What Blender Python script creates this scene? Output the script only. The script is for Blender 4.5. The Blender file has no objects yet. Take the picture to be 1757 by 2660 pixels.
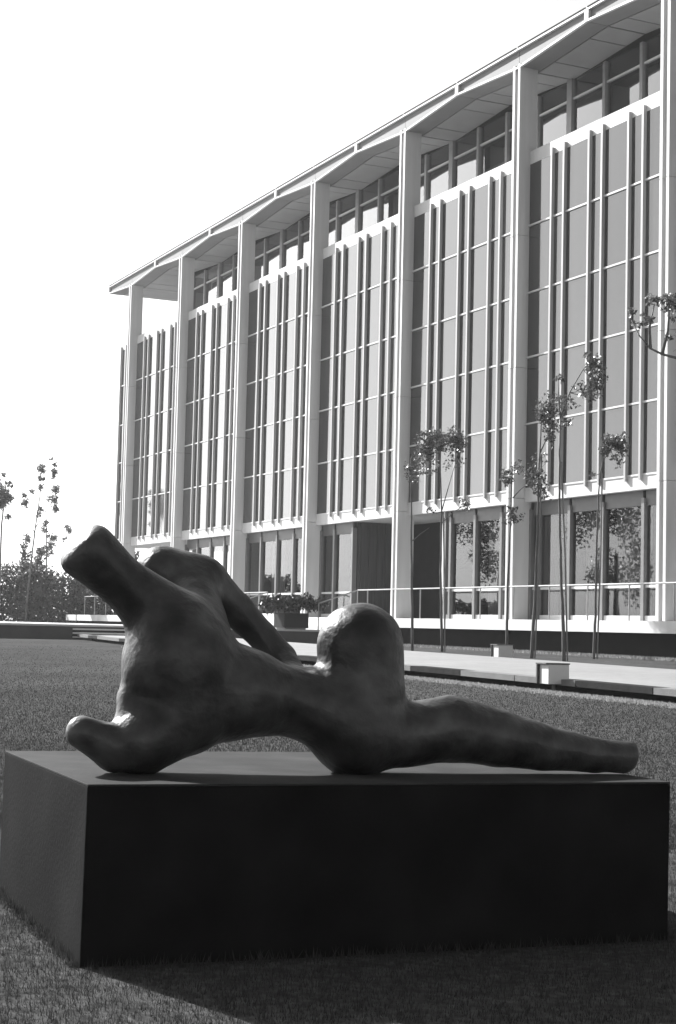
import bpy, bmesh, math, random
import numpy as np
from mathutils import Vector, Matrix

random.seed(7); rng = np.random.default_rng(11)
scene = bpy.context.scene
col = scene.collection
R = math.radians

# ------------------------------------------------------------------ camera, sky, sun, exposure
EYE = 1.13
cam_d = bpy.data.cameras.new('camera'); cam = bpy.data.objects.new('camera', cam_d); col.objects.link(cam)
cam_d.sensor_fit = 'VERTICAL'; cam_d.sensor_height = 36.0
cam_d.lens = 4250.93 / 2660 * 36.0
cam_d.clip_start = 0.1; cam_d.clip_end = 3000
PITCH, ROLL = 0.07025, 0.0232
cam.location = (0, 0, EYE)
cam.rotation_mode = 'QUATERNION'
cam.rotation_quaternion = (Matrix.Rotation(math.pi/2 + PITCH, 3, 'X') @ Matrix.Rotation(ROLL, 3, 'Z')).to_quaternion()
scene.camera = cam

SUN_AZ, SUN_EL = -45.0, 34.0           # azimuth from +Y, positive to the right
w = bpy.data.worlds.new('World'); scene.world = w; w.use_nodes = True
nt = w.node_tree; nt.nodes.clear()
sky = nt.nodes.new('ShaderNodeTexSky'); sky.sky_type = 'NISHITA'; sky.sun_disc = False
sky.sun_elevation = R(SUN_EL); sky.sun_rotation = R(SUN_AZ)
sky.dust_density = 1.5; sky.air_density = 1.0; sky.altitude = 50
bw = nt.nodes.new('ShaderNodeRGBToBW'); bg = nt.nodes.new('ShaderNodeBackground'); bg.inputs['Strength'].default_value = 0.09
wo = nt.nodes.new('ShaderNodeOutputWorld')
nt.links.new(sky.outputs[0], bw.inputs[0]); nt.links.new(bw.outputs[0], bg.inputs[0]); nt.links.new(bg.outputs[0], wo.inputs[0])

sd = bpy.data.lights.new('sun', 'SUN'); sd.energy = 5.0; sd.angle = R(0.53); sd.color = (1, 1, 1)
so = bpy.data.objects.new('sun', sd); col.objects.link(so)
sdir = Vector((math.sin(R(SUN_AZ))*math.cos(R(SUN_EL)), math.cos(R(SUN_AZ))*math.cos(R(SUN_EL)), math.sin(R(SUN_EL))))
so.rotation_mode = 'QUATERNION'; so.rotation_quaternion = sdir.to_track_quat('Z', 'Y'); so.location = (-40, 30, 40)

scene.view_settings.view_transform = 'Standard'; scene.view_settings.look = 'None'
scene.view_settings.gamma = 1.0; scene.view_settings.use_curve_mapping = False
scene.view_settings.exposure = 1.6
scene.render.engine = 'CYCLES'
try:
    scene.cycles.use_denoising = True; scene.cycles.denoiser = 'OPENIMAGEDENOISE'
except Exception: pass
scene.cycles.max_bounces = 6; scene.cycles.glossy_bounces = 3; scene.cycles.transparent_max_bounces = 12
scene.render.filter_size = 1.5

# ------------------------------------------------------------------ materials (black and white photograph: neutral greys)
MAT = {}
def mat(name, v, rough=.6, var=.15, scale=6., bump=0., bscale=40., spec=.5, metal=0., coat=0., stretch=None, var2=0., scale2=.5):
    m = bpy.data.materials.new(name); m.use_nodes = True; t = m.node_tree; L = t.links
    b = t.nodes['Principled BSDF']
    b.inputs['Roughness'].default_value = rough; b.inputs['Metallic'].default_value = metal
    b.inputs['Specular IOR Level'].default_value = spec; b.inputs['Coat Weight'].default_value = coat
    tc = t.nodes.new('ShaderNodeTexCoord'); mp = t.nodes.new('ShaderNodeMapping'); L.new(tc.outputs['Object'], mp.inputs[0])
    if stretch: mp.inputs['Scale'].default_value = stretch
    n = t.nodes.new('ShaderNodeTexNoise'); n.inputs['Scale'].default_value = scale; n.inputs['Detail'].default_value = 5
    L.new(mp.outputs[0], n.inputs['Vector'])
    r = t.nodes.new('ShaderNodeMapRange'); r.inputs['From Min'].default_value = .25; r.inputs['From Max'].default_value = .75
    r.inputs['To Min'].default_value = v*(1-var); r.inputs['To Max'].default_value = v*(1+var)
    L.new(n.outputs['Fac'], r.inputs['Value'])
    out = r.outputs[0]
    if var2:
        n3 = t.nodes.new('ShaderNodeTexNoise'); n3.inputs['Scale'].default_value = scale2; n3.inputs['Detail'].default_value = 3
        L.new(mp.outputs[0], n3.inputs['Vector'])
        r3 = t.nodes.new('ShaderNodeMapRange'); r3.inputs['From Min'].default_value = .3; r3.inputs['From Max'].default_value = .7
        r3.inputs['To Min'].default_value = 1-var2; r3.inputs['To Max'].default_value = 1+var2
        L.new(n3.outputs['Fac'], r3.inputs['Value'])
        mm = t.nodes.new('ShaderNodeMath'); mm.operation = 'MULTIPLY'; L.new(out, mm.inputs[0]); L.new(r3.outputs[0], mm.inputs[1]); out = mm.outputs[0]
    L.new(out, b.inputs['Base Color'])
    if bump:
        n2 = t.nodes.new('ShaderNodeTexNoise'); n2.inputs['Scale'].default_value = bscale; n2.inputs['Detail'].default_value = 6
        L.new(mp.outputs[0], n2.inputs['Vector'])
        bp = t.nodes.new('ShaderNodeBump'); bp.inputs['Strength'].default_value = bump; bp.inputs['Distance'].default_value = .02
        L.new(n2.outputs['Fac'], bp.inputs['Height']); L.new(bp.outputs[0], b.inputs['Normal'])
    MAT[name] = m
    return m

mat('white_concrete', .5, .75, .12, 2.2, .15, 30, stretch=(1, 1, .3), var2=.10, scale2=.7)
mat('white_paint', .46, .45, .04, 2)
mat('column_concrete', .46, .7, .10, 4, .15, 60, stretch=(1, 1, .12), var2=.10, scale2=.8)
mat('fin_metal', .31, .45, .06, 3, stretch=(1, 1, .2))
mat('panel', .012, .06, .10, 1.1, 0.02, .8, spec=.6, coat=.5, var2=.06)
mat('panel_worn', .028, .11, .10, 1.1, .03, .8, spec=.6, coat=.42, var2=.06)
mat('panel_plain', .019, .08, .10, 1.1, .02, .6, spec=.6, coat=.48, var2=.06)
mat('soffit_light', .27, .8, .06, 1.5)
mat('soffit_dark', .17, .8, .08, 1.5)
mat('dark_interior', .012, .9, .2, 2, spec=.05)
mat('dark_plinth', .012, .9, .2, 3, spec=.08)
mat('dark_wall', .03, .75, .25, 2, .3, 25)
mat('frame_metal', .12, .4, .1, 4)
mat('gallery_metal', .20, .5, .1, 4)
mat('header_metal', .07, .5, .1, 4)
mat('fascia_panel', .14, .75, .08, 1.2, .1, 30, var2=.06)
mat('rail_metal', .25, .4, .1, 4, metal=.3)
mat('curtain', .18, .85, .25, 9, stretch=(6, 6, .05))
mat('slat_wood', .045, .75, .45, 8, spec=.2, stretch=(6, 6, .08))
mat('terrace_paving', .38, .75, .1, 3)
mat('path_paving', .145, .8, .13, 5, .3, 60, var2=.12, scale2=.6)
mat('kerb_stone', .13, .9, .15, 4, .3, 40, spec=.12)
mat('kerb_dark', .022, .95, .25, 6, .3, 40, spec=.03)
mat('soil', .05, .9, .3, 12, .5, 30)
mat('bark', .075, .85, .35, 10, .6, 30, stretch=(1, 1, .3))
mat('stake_wood', .13, .8, .2, 6, stretch=(1, 1, .2))
mat('planter_dark', .014, .8, .2, 5, spec=.08)
mat('box_white', .42, .55, .05, 5)
mat('box_lid', .03, .5, .2, 5)
mat('shed_wall', .5, .8, .1, 2)
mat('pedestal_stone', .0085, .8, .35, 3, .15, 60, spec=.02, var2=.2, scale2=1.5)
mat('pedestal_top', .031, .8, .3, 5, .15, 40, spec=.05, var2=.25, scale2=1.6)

def leaf_mat(name, v, var=.5, tr=.25, rough=.45, spec=.5):
    m = bpy.data.materials.new(name); m.use_nodes = True; t = m.node_tree; L = t.links
    b = t.nodes['Principled BSDF']; b.inputs['Roughness'].default_value = rough; b.inputs['Specular IOR Level'].default_value = spec
    g = t.nodes.new('ShaderNodeNewGeometry')
    r = t.nodes.new('ShaderNodeMapRange'); r.inputs['To Min'].default_value = v*(1-var); r.inputs['To Max'].default_value = v*(1+var)
    L.new(g.outputs['Random Per Island'], r.inputs['Value']); L.new(r.outputs[0], b.inputs['Base Color'])
    tl = t.nodes.new('ShaderNodeBsdfTranslucent'); L.new(r.outputs[0], tl.inputs['Color'])
    mx = t.nodes.new('ShaderNodeMixShader'); mx.inputs[0].default_value = tr
    L.new(b.outputs[0], mx.inputs[1]); L.new(tl.outputs[0], mx.inputs[2])
    L.new(mx.outputs[0], t.nodes['Material Output'].inputs['Surface'])
    MAT[name] = m
leaf_mat('leaf', .075, .65, .35, .35)
leaf_mat('leaf_hedge', .05, .35, .35, .6)
leaf_mat('leaf_pale', .12, .4, .5, .4)
leaf_mat('leaf_dark', .03, .5, .2, .4)
leaf_mat('grass_blade', .042, .22, .25, .8, 0.)
leaf_mat('grass_dry', .26, .35, .3, .8, .1)

def glass_mat(name, mult):
    m = bpy.data.materials.new(name); m.use_nodes = True; t = m.node_tree; L = t.links; t.nodes.clear()
    o = t.nodes.new('ShaderNodeOutputMaterial'); tr = t.nodes.new('ShaderNodeBsdfTransparent'); gl = t.nodes.new('ShaderNodeBsdfGlossy')
    gl.inputs['Roughness'].default_value = .015; gl.inputs['Color'].default_value = (.9, .9, .9, 1); tr.inputs['Color'].default_value = (.75, .75, .75, 1)
    fr = t.nodes.new('ShaderNodeFresnel'); fr.inputs['IOR'].default_value = 1.6
    # two surfaces of the pane reflect: 2F/(1+F), plus a wavy float-glass normal
    a = t.nodes.new('ShaderNodeMath'); a.operation = 'MULTIPLY'; a.inputs[1].default_value = mult; L.new(fr.outputs[0], a.inputs[0])
    c = t.nodes.new('ShaderNodeMath'); c.operation = 'ADD'; c.inputs[1].default_value = .02; c.use_clamp = True; L.new(a.outputs[0], c.inputs[0])
    tc = t.nodes.new('ShaderNodeTexCoord'); n = t.nodes.new('ShaderNodeTexNoise'); n.inputs['Scale'].default_value = .9; L.new(tc.outputs['Object'], n.inputs['Vector'])
    bp = t.nodes.new('ShaderNodeBump'); bp.inputs['Strength'].default_value = .019; bp.inputs['Distance'].default_value = .05; L.new(n.outputs['Fac'], bp.inputs['Height'])
    L.new(bp.outputs[0], gl.inputs['Normal'])
    mx = t.nodes.new('ShaderNodeMixShader'); L.new(c.outputs[0], mx.inputs[0]); L.new(tr.outputs[0], mx.inputs[1]); L.new(gl.outputs[0], mx.inputs[2])
    L.new(mx.outputs[0], o.inputs['Surface']); MAT[name] = m
glass_mat('gallery_glass', 1.8); glass_mat('glass', .95)

def bronze():
    m = mat('bronze', .026, .5, .7, 9, .45, 24, spec=.2, metal=0., coat=.24, var2=.45, scale2=4.5)
    b = m.node_tree.nodes['Principled BSDF']; b.inputs['Coat Roughness'].default_value = .24
    return m
bronze()

def lawn():
    m = bpy.data.materials.new('lawn'); m.use_nodes = True; t = m.node_tree; L = t.links; b = t.nodes['Principled BSDF']
    b.inputs['Roughness'].default_value = .9; b.inputs['Specular IOR Level'].default_value = 0.
    tc = t.nodes.new('ShaderNodeTexCoord')
    vals = []
    for sc, lo, hi in ((.35, .84, 1.16), (6, .84, 1.16), (24, .70, 1.30)):
        n = t.nodes.new('ShaderNodeTexNoise'); n.inputs['Scale'].default_value = sc; n.inputs['Detail'].default_value = 4
        L.new(tc.outputs['Object'], n.inputs['Vector'])
        r = t.nodes.new('ShaderNodeMapRange'); r.inputs['From Min'].default_value = .3; r.inputs['From Max'].default_value = .7
        r.inputs['To Min'].default_value = lo; r.inputs['To Max'].default_value = hi; L.new(n.outputs['Fac'], r.inputs['Value']); vals.append((n, r))
    m1 = t.nodes.new('ShaderNodeMath'); m1.operation = 'MULTIPLY'; L.new(vals[0][1].outputs[0], m1.inputs[0]); L.new(vals[1][1].outputs[0], m1.inputs[1])
    m2 = t.nodes.new('ShaderNodeMath'); m2.operation = 'MULTIPLY'; L.new(m1.outputs[0], m2.inputs[0]); L.new(vals[2][1].outputs[0], m2.inputs[1])
    m3 = t.nodes.new('ShaderNodeMath'); m3.operation = 'MULTIPLY'; m3.inputs[1].default_value = .056; L.new(m2.outputs[0], m3.inputs[0])
    L.new(m3.outputs[0], b.inputs['Base Color'])
    bp = t.nodes.new('ShaderNodeBump'); bp.inputs['Strength'].default_value = .9; bp.inputs['Distance'].default_value = .05
    L.new(vals[1][0].outputs['Fac'], bp.inputs['Height']); L.new(bp.outputs[0], b.inputs['Normal']); MAT['lawn'] = m
lawn()

# ------------------------------------------------------------------ helpers
def link(name, me, m=None, parent=None, loc=None):
    o = bpy.data.objects.new(name, me); col.objects.link(o)
    if m is not None and not me.materials: me.materials.append(MAT[m])
    if parent is not None: o.parent = parent
    if loc is not None: o.location = loc
    return o
def tag(o, label=None, cat=None, group=None, kind=None):
    if label: o['label'] = label
    if cat: o['category'] = cat
    if group: o['group'] = group
    if kind: o['kind'] = kind
    return o
def empty(name, loc=(0, 0, 0), rz=0):
    o = bpy.data.objects.new(name, None); col.objects.link(o); o.location = loc; o.rotation_euler = (0, 0, rz); o.empty_display_size = .2
    return o
def mesh_of(name, verts, faces, smooth=False):
    me = bpy.data.meshes.new(name); me.from_pydata([tuple(v) for v in verts], [], faces); me.update()
    if smooth:
        for p in me.polygons: p.use_smooth = True
    return me
def box_vf(x0, x1, y0, y1, z0, z1):
    v = [(x0,y0,z0),(x1,y0,z0),(x1,y1,z0),(x0,y1,z0),(x0,y0,z1),(x1,y0,z1),(x1,y1,z1),(x0,y1,z1)]
    f = [(0,3,2,1),(4,5,6,7),(0,1,5,4),(1,2,6,5),(2,3,7,6),(3,0,4,7)]
    return v, f
class MB:
    def __init__(s): s.v = []; s.f = []
    def add(s, v, f):
        o = len(s.v); s.v += [tuple(p) for p in v]; s.f += [tuple(i+o for i in q) for q in f]; return s
    def box(s, *a): return s.add(*box_vf(*a))
    def prism(s, poly, axis, a, b):          # poly: list of 2D points; extruded along axis from a to b
        n = len(poly)
        def P(p, t):
            if axis == 'x': return (t, p[0], p[1])
            if axis == 'y': return (p[0], t, p[1])
            return (p[0], p[1], t)
        v = [P(p, a) for p in poly] + [P(p, b) for p in poly]
        f = [tuple(range(n))[::-1], tuple(range(n, 2*n))] + [(i, (i+1) % n, n+(i+1) % n, n+i) for i in range(n)]
        return s.add(v, f)
    def tube(s, pts, rad, n=7):
        pts = [Vector(p) for p in pts]; rr = rad if isinstance(rad, (list, tuple)) else [rad]*len(pts)
        rings = []
        for i, p in enumerate(pts):
            d = (pts[min(i+1, len(pts)-1)] - pts[max(i-1, 0)]).normalized()
            a = d.orthogonal().normalized() if abs(d.z) < .99 else Vector((1, 0, 0)); a = (a - d*a.dot(d)).normalized(); b = d.cross(a)
            rings.append([p + (a*math.cos(2*math.pi*k/n) + b*math.sin(2*math.pi*k/n))*rr[i] for k in range(n)])
        v = [q for r in rings for q in r]; f = []
        for i in range(len(rings)-1):
            for k in range(n): f.append((i*n+k, i*n+(k+1) % n, (i+1)*n+(k+1) % n, (i+1)*n+k))
        f.append(tuple(range(n))[::-1]); f.append(tuple((len(rings)-1)*n+k for k in range(n)))
        return s.add(v, f)
    def mesh(s, name, bevel=0, smooth=False):
        me = mesh_of(name, s.v, s.f, smooth)
        bm = bmesh.new(); bm.from_mesh(me)
        bmesh.ops.recalc_face_normals(bm, faces=bm.faces)
        if bevel: bmesh.ops.bevel(bm, geom=list(bm.edges), offset=bevel, segments=2, affect='EDGES', profile=.6)
        bm.to_mesh(me); bm.free(); return me
    def build(s, name, m, parent=None, loc=None, bevel=0, smooth=False): return link(name, s.mesh(name, bevel, smooth), m, parent, loc)
CACHE = {}
def cbox(name, m, dims, loc, parent, bevel=0):      # boxes of one size share their mesh; loc is the centre
    k = (name, m, tuple(round(d, 3) for d in dims), bevel)
    if k not in CACHE:
        a, b, c = (d/2 for d in dims); CACHE[k] = MB().box(-a, a, -b, b, -c, c).mesh(name, bevel); CACHE[k].materials.append(MAT[m])
    return link(name, CACHE[k], None, parent, loc)

def G(Y, X=None):
    near = 0. if X is None else max(0., 1-max(Y, 0)/16)**2*(.07+.05*(min(max(X, -6), 6)+.8))
    Y = min(max(Y, -12), 93); return .0122*Y - .000065*Y*Y - near

# frame of the building: u runs along the facade away from the camera, v into the building, z up from the floor slab
A = 0.443695; V0, U0, S, CW = 28.607, 38.260, 8.3247, .4645
DV = Vector((-math.sin(A), math.cos(A), 0)); NV = Vector((math.cos(A), math.sin(A), 0))
ZP = .3799 + EYE                                    # slab top above datum
VP = 27.407 - V0                                    # slab front edge, in the building's own v
def W(u, v, z): return DV*(U0+u) + NV*(V0+v) + Vector((0, 0, z))      # world point, z above datum
BROT = math.pi/2 + A
def site(name, rz=BROT): return None
def L3(u, v, z): return (u, -v, z)                  # local coordinates of things standing in the building frame
def bbox(mb, u0, u1, v0, v1, z0, z1): return mb.box(u0, u1, -v1, -v0, z0, z1)
def frame_empty(name, z=0.0, u=0., v=0.):
    e = empty(name, W(u, v, z), BROT); return e

# ------------------------------------------------------------------ ground, path, terrace
def ground_sheet():
    ys = list(np.arange(-12, 20, .5)) + list(np.arange(20, 100, 4.0)) + [110, 150, 250, 340]
    xs = [-300, -120, -60, -30] + list(np.arange(-24, 26, 4.0)) + [30, 60, 120, 300]
    v = [(x, y, G(y, x)) for y in ys for x in xs]; n = len(xs)
    f = [(j*n+i, j*n+i+1, (j+1)*n+i+1, (j+1)*n+i) for j in range(len(ys)-1) for i in range(n-1)]
    o = link('lawn_ground', mesh_of('lawn_ground', v, f, True), 'lawn'); tag(o, kind='structure')
ground_sheet()

PV0, PV1, PTOP = 13.4 - V0, 18.6 - V0, .185
def bend(u): return .04*(u+16) + (.0016*(u+16)**2 if u > -16 else 0)      # the path swings in towards the steps
def gz(u, v): return G(W(u, v, 0).y)
def strip(name, m, v0, v1, u0, u1, h0, h1, step=3., kind='structure', parent=None):
    us = np.arange(u0, u1+.01, step) if step < (u1-u0) else [u0, u1]
    mb = MB(); vs = []
    for u in us:
        for v, h in ((v0, h0), (v1, h0), (v1, h1), (v0, h1)):
            v = v + bend(u); p = W(u, v, gz(u, v)+h); vs.append(p)
    f = []
    for i in range(len(us)-1):
        for k in range(4): f.append((i*4+k, (i+1)*4+k, (i+1)*4+(k+1) % 4, i*4+(k+1) % 4))
    f.append((0, 1, 2, 3)); f.append(tuple(4*(len(us)-1)+k for k in (3, 2, 1, 0)))
    mb.add(vs, f); o = mb.build(name, m, parent)
    if kind: tag(o, kind=kind)
    return o
path = strip('path', 'path_paving', PV0+.30, PV1, -44, 17.6, -.3, PTOP)
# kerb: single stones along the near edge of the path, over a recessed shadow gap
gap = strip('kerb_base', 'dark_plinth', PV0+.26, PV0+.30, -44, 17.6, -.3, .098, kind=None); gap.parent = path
u = -44.; i = 0
while u < 17.4:
    ln = 1.75 + .25*random.random()
    if u+ln > 17.6: ln = 17.6-u
    mid = u+ln/2
    dark = (i % 3 == 1)  # darker stones, in part cast shadow on the kerb put into the colour
    mb = MB(); vs = []
    for uu in (u+.012, u+ln-.012):
        for v, h in ((PV0, .10), (PV0+.295, .10), (PV0+.295, PTOP+.004), (PV0, PTOP+.004)):
            v = v + bend(uu); vs.append(W(uu, v, gz(uu, v)+h))
    mb.add(vs, [(0,1,2,3), (7,6,5,4), (0,4,5,1), (1,5,6,2), (2,6,7,3), (3,7,4,0)])
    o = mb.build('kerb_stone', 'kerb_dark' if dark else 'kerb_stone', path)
    u += ln; i += 1

TZ = 1.01                                           # terrace top above datum
tu = 17.7
ter = frame_empty('terrace'); tag(ter, kind='structure')
mb = MB()
bbox(mb, tu, 58, -42, 16.4-V0, -.6, TZ-.07); bbox(mb, tu+1.25, 58, 16.4-V0+.003, 21.6-V0, -.6, TZ-.072); bbox(mb, tu, 58, 21.6-V0+.003, VP+.4, -.6, TZ-.07)
mb.build('retaining_wall', 'dark_wall', ter)
mb = MB()
bbox(mb, tu-.06, 58, -42, 16.4-V0+.05, TZ-.07, TZ); bbox(mb, tu+1.2, 58, 16.4-V0+.053, 21.6-V0-.053, TZ-.07, TZ-.002); bbox(mb, tu-.06, 58, 21.6-V0-.05, VP-1.45, TZ-.07, TZ)
mb.build('terrace_paving', 'terrace_paving', ter)
for k in range(3):
    zt = .455 + (TZ-.455)*(k+1)/4
    mb = MB(); bbox(mb, tu+.02+.40*k, tu+.43+.40*k, 16.42-V0, 21.58-V0, zt-.055, zt); mb.build('step_tread', 'terrace_paving', ter)
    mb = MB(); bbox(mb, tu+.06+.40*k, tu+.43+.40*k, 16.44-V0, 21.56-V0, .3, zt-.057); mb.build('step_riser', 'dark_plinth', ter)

# ------------------------------------------------------------------ the building
bld = frame_empty('office_building', ZP)
tag(bld, 'long white columned office block with folded roof, tall dark grey panels and vertical fins', 'building')
Z_SILL, ROWS = 4.37, [4.37, 6.55, 8.80, 11.0, 13.30, 15.42]
Z_LEDGE, Z_COL, Z_J, Z_R = 15.87, 18.73, 19.01, 19.43
VPAN = .45; VG = .74; VT = 2.25
K0, K1 = -1, 6
U_END = 6*S + 2.75          # end of the panelled body
U_ROOF = 6.5*S + CW/2
def BX(name, m, u0, u1, v0, v1, z0, z1, parent=bld, bevel=0):
    return cbox(name, m, (u1-u0, v1-v0, z1-z0), ((u0+u1)/2, -(v0+v1)/2, (z0+z1)/2), parent, bevel)
# columns: two white lips with a dark groove between them on the outer edge
CPROF = [(0, 0), (.135, 0), (.135, -.2), (.325, -.2), (.325, 0), (CW, 0), (CW, -.70), (0, -.70)]
CZ = [0., 4.05, 8.45, 12.95, Z_COL+.15]
secs = []
for z0, z1 in zip(CZ[:-1], CZ[1:]):
    m_ = MB().prism(CPROF, 'z', z0+.006, z1-.006).mesh('column_section', bevel=.005); m_.materials.append(MAT['column_concrete']); secs.append(m_)
for k in range(K0, K1+1):
    c_ = bpy.data.objects.new('column', None); col.objects.link(c_); c_.parent = bld; c_.location = (k*S, 0, 0)
    for m_ in secs: link('column_section', m_, None, c_, (rng.normal()*.002, rng.normal()*.002, 0))
# fins, panels, transoms
FO = [1.78, 2.53, 3.935, 4.665, 6.10, 6.83]; FW, FD = .09, .118
fm = MB().box(-FW/2, FW/2, -.001, FD, 4.21, 15.61).mesh('facade_fin'); fm.materials.append(MAT['fin_metal'])
for k in range(K0, K1+1):
    b0 = k*S + CW; b1 = (k+1)*S
    fins = [k*S+f for f in FO]
    if k == 6: b1 = U_END; fins = [fins[0], U_END-.05]
    for f in fins: link('facade_fin', fm, None, bld, (f, -VPAN, 0))
    edges = [b0] + fins + [b1]
    for r in range(5):
        z0, z1 = ROWS[r], ROWS[r+1]
        BX('transom', 'white_paint', b0+.004, b1-.004, VPAN-.05, VPAN+.05, z0-.028, z0+.028)
        for j in range(len(edges)-1):
            if edges[j+1]-edges[j] < .2: continue
            pn = BX('wall_panel', ('panel', 'panel', 'panel_plain', 'panel_worn')[int(rng.integers(4))], edges[j]+.006, edges[j+1]-.006, VPAN+.004, VPAN+.06, z0+.030, z1-(.030 if r < 4 else .003))
            pn.rotation_euler = (rng.normal()*.0014, 0, rng.normal()*.0035)
    # white ledge above the panels and spandrel slab below them
    BX('parapet_ledge', 'white_concrete', b0+.004, b1-.004, VPAN-.004, VPAN+.35, ROWS[5], Z_LEDGE)
    BX('floor_edge', 'white_concrete', b0+.004, b1-.004, VPAN-.025, VPAN+.15, 3.93, Z_SILL-.030)
bodyend = U_END
# bodies behind the panels, floors and end walls
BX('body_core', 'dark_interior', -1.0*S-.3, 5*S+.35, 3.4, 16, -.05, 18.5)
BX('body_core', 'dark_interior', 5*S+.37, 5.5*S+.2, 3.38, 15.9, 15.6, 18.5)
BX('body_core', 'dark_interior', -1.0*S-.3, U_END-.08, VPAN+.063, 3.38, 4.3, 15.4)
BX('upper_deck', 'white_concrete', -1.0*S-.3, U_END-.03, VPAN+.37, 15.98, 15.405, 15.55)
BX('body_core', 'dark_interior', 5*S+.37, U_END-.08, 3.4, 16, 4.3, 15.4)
BX('end_wall', 'white_concrete', U_END-.075, U_END+.0, VPAN+.07, 16, 3.93, 15.86)
BX('ground_soffit', 'soffit_light', -1.0*S-.3, U_END-.08, VPAN+.152, 15.9, 3.93, 4.29)
# roof: folded plate, one half bay each side of every column; fascia built as a frame with a recessed panel
def zs(u):   # soffit height
    t = (u - CW/2) / S; fr = abs(t - round(t)) * 2
    return Z_COL + (Z_J - Z_COL)*fr
RV = 18.
for k in range(2*K0, 2*6+2):
    ua, ub = CW/2 + k*S/2, CW/2 + (k+1)*S/2
    if ub > U_ROOF+.01: break
    za, zb = zs(ua), zs(ub)
    ua2, ub2 = ua+.012, ub-.012
    mb = MB().prism([(ua2, za+.03), (ub2, zb+.03), (ub2, Z_R-.01), (ua2, Z_R-.01)], 'y', -RV, -.10); mb.build('roof_shell', 'fascia_panel', bld)
    MB().prism([(ua2, za+.0272), (ub2, zb+.0272), (ub2, zb+.0292), (ua2, za+.0292)], 'y', -12, -.105).build('soffit_backing', 'dark_wall', bld)
    mb = MB()                                   # recessed fascia panel's frame
    for (za_, zb_, zc, zd) in ((za, zb, za+.065, zb+.065), (Z_R-.055, Z_R-.055, Z_R+.02, Z_R+.02)):
        mb.prism([(ua2, za_), (ub2, zb_), (ub2, zd), (ua2, zc)], 'y', -.098, .0)
    peak = ub if zb > za else ua; sg = -1 if zb > za else 1
    pu = sorted((peak+sg*.012, peak+sg*.11))
    mb.prism([(pu[0], Z_J+.03), (pu[1], Z_J+.03), (pu[1], Z_R-.057), (pu[0], Z_R-.057)], 'y', -.098, -.002)
    mb.build('fascia_frame', 'white_paint', bld)
    # soffit: darker outer band and recessed light panels
    def lip(u): return za + (zb-za)*(u-ua)/(ub-ua)
    sb = MB().prism([(ua2, za+.004), (ub2, zb+.004), (ub2, zb+.028), (ua2, za+.028)], 'y', -.82, -.10); sb.build('soffit_band', 'soffit_dark', bld)
    cuts = [ua2] + [c for c in (k//2*S + CW/2 + S*q for q in (.125, .375, .625, .875)) if ua < c < ub] + [ub2]
    for c0, c1 in zip(cuts[:-1], cuts[1:]):
        c0 += .032; c1 -= .032
        if c1-c0 < .1: continue
        MB().prism([(c0, lip(c0)), (c1, lip(c1)), (c1, lip(c1)+.026), (c0, lip(c0)+.026)], 'y', -(VT+.15 if ub < 5*S+1 else 12.), -.87).build('soffit_panel', 'soffit_light', bld)
for k in range(2*K0, 2*6+1): BX('coping', 'dark_plinth', CW/2+k*S/2+.06, CW/2+(k+1)*S/2-.06, -.012, .14, Z_R+.021, Z_R+.062)
BX('roof_cover', 'frame_metal', K0*S+.3, U_ROOF-.05, .16, RV-.1, Z_R-.008, Z_R+.012)

def window(u0, u1, v, z0, z1, bars, mull=.15, depth=.2, m='frame_metal'):
    """one bay of glazing: frame part with its panes; mullions at the given u"""
    mb = MB()
    vs = (v-depth*.6, v+depth*.4)
    xs = [u0+mull/2] + list(bars) + [u1-mull/2]
    fr = bpy.data.objects.new('window', None); col.objects.link(fr); fr.parent = bld
    for x in xs: cbox('mullion', m, (mull, depth, z1-z0), (x, -(vs[0]+vs[1])/2, (z0+z1)/2), fr)
    return fr, xs
def panes(fr, xs, v, z0, z1, mull=.15, skip=(), m='glass'):
    for i in range(len(xs)-1):
        if i in skip: continue
        a, b = xs[i]+mull/2, xs[i+1]-mull/2
        if b-a < .05: continue
        me = mesh_of('pane', [(a, -v, z0), (b, -v, z0), (b, -v, z1), (a, -v, z1)], [(3, 2, 1, 0)])
        link('pane', me, m, fr)
def bar(fr, name, m, xs, v, z0, z1, mull=.15, d=.05):
    for i in range(len(xs)-1):
        a, b = xs[i]+mull/2+.002, xs[i+1]-mull/2-.002
        if b-a < .05: continue
        mb = MB(); bbox(mb, a, b, v-d, v+d, z0, z1); mb.build(name, m, fr)
def curtain(u0, u1, v, z0, z1, m='curtain', parent=bld, name='curtain', wl=.17, amp=.035):
    n = max(4, int((u1-u0)/wl*4)); vs = []; f = []
    for i in range(n+1):
        uu = u0 + (u1-u0)*i/n; a = amp*math.sin(i*math.pi/2+.4) + .015*math.sin(i*1.7)
        vs += [(uu, -(v+a), z0), (uu, -(v+a), z1)]
    for i in range(n): f.append((2*i, 2*i+2, 2*i+3, 2*i+1))
    return link(name, mesh_of(name, vs, f, True), m, parent)

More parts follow.
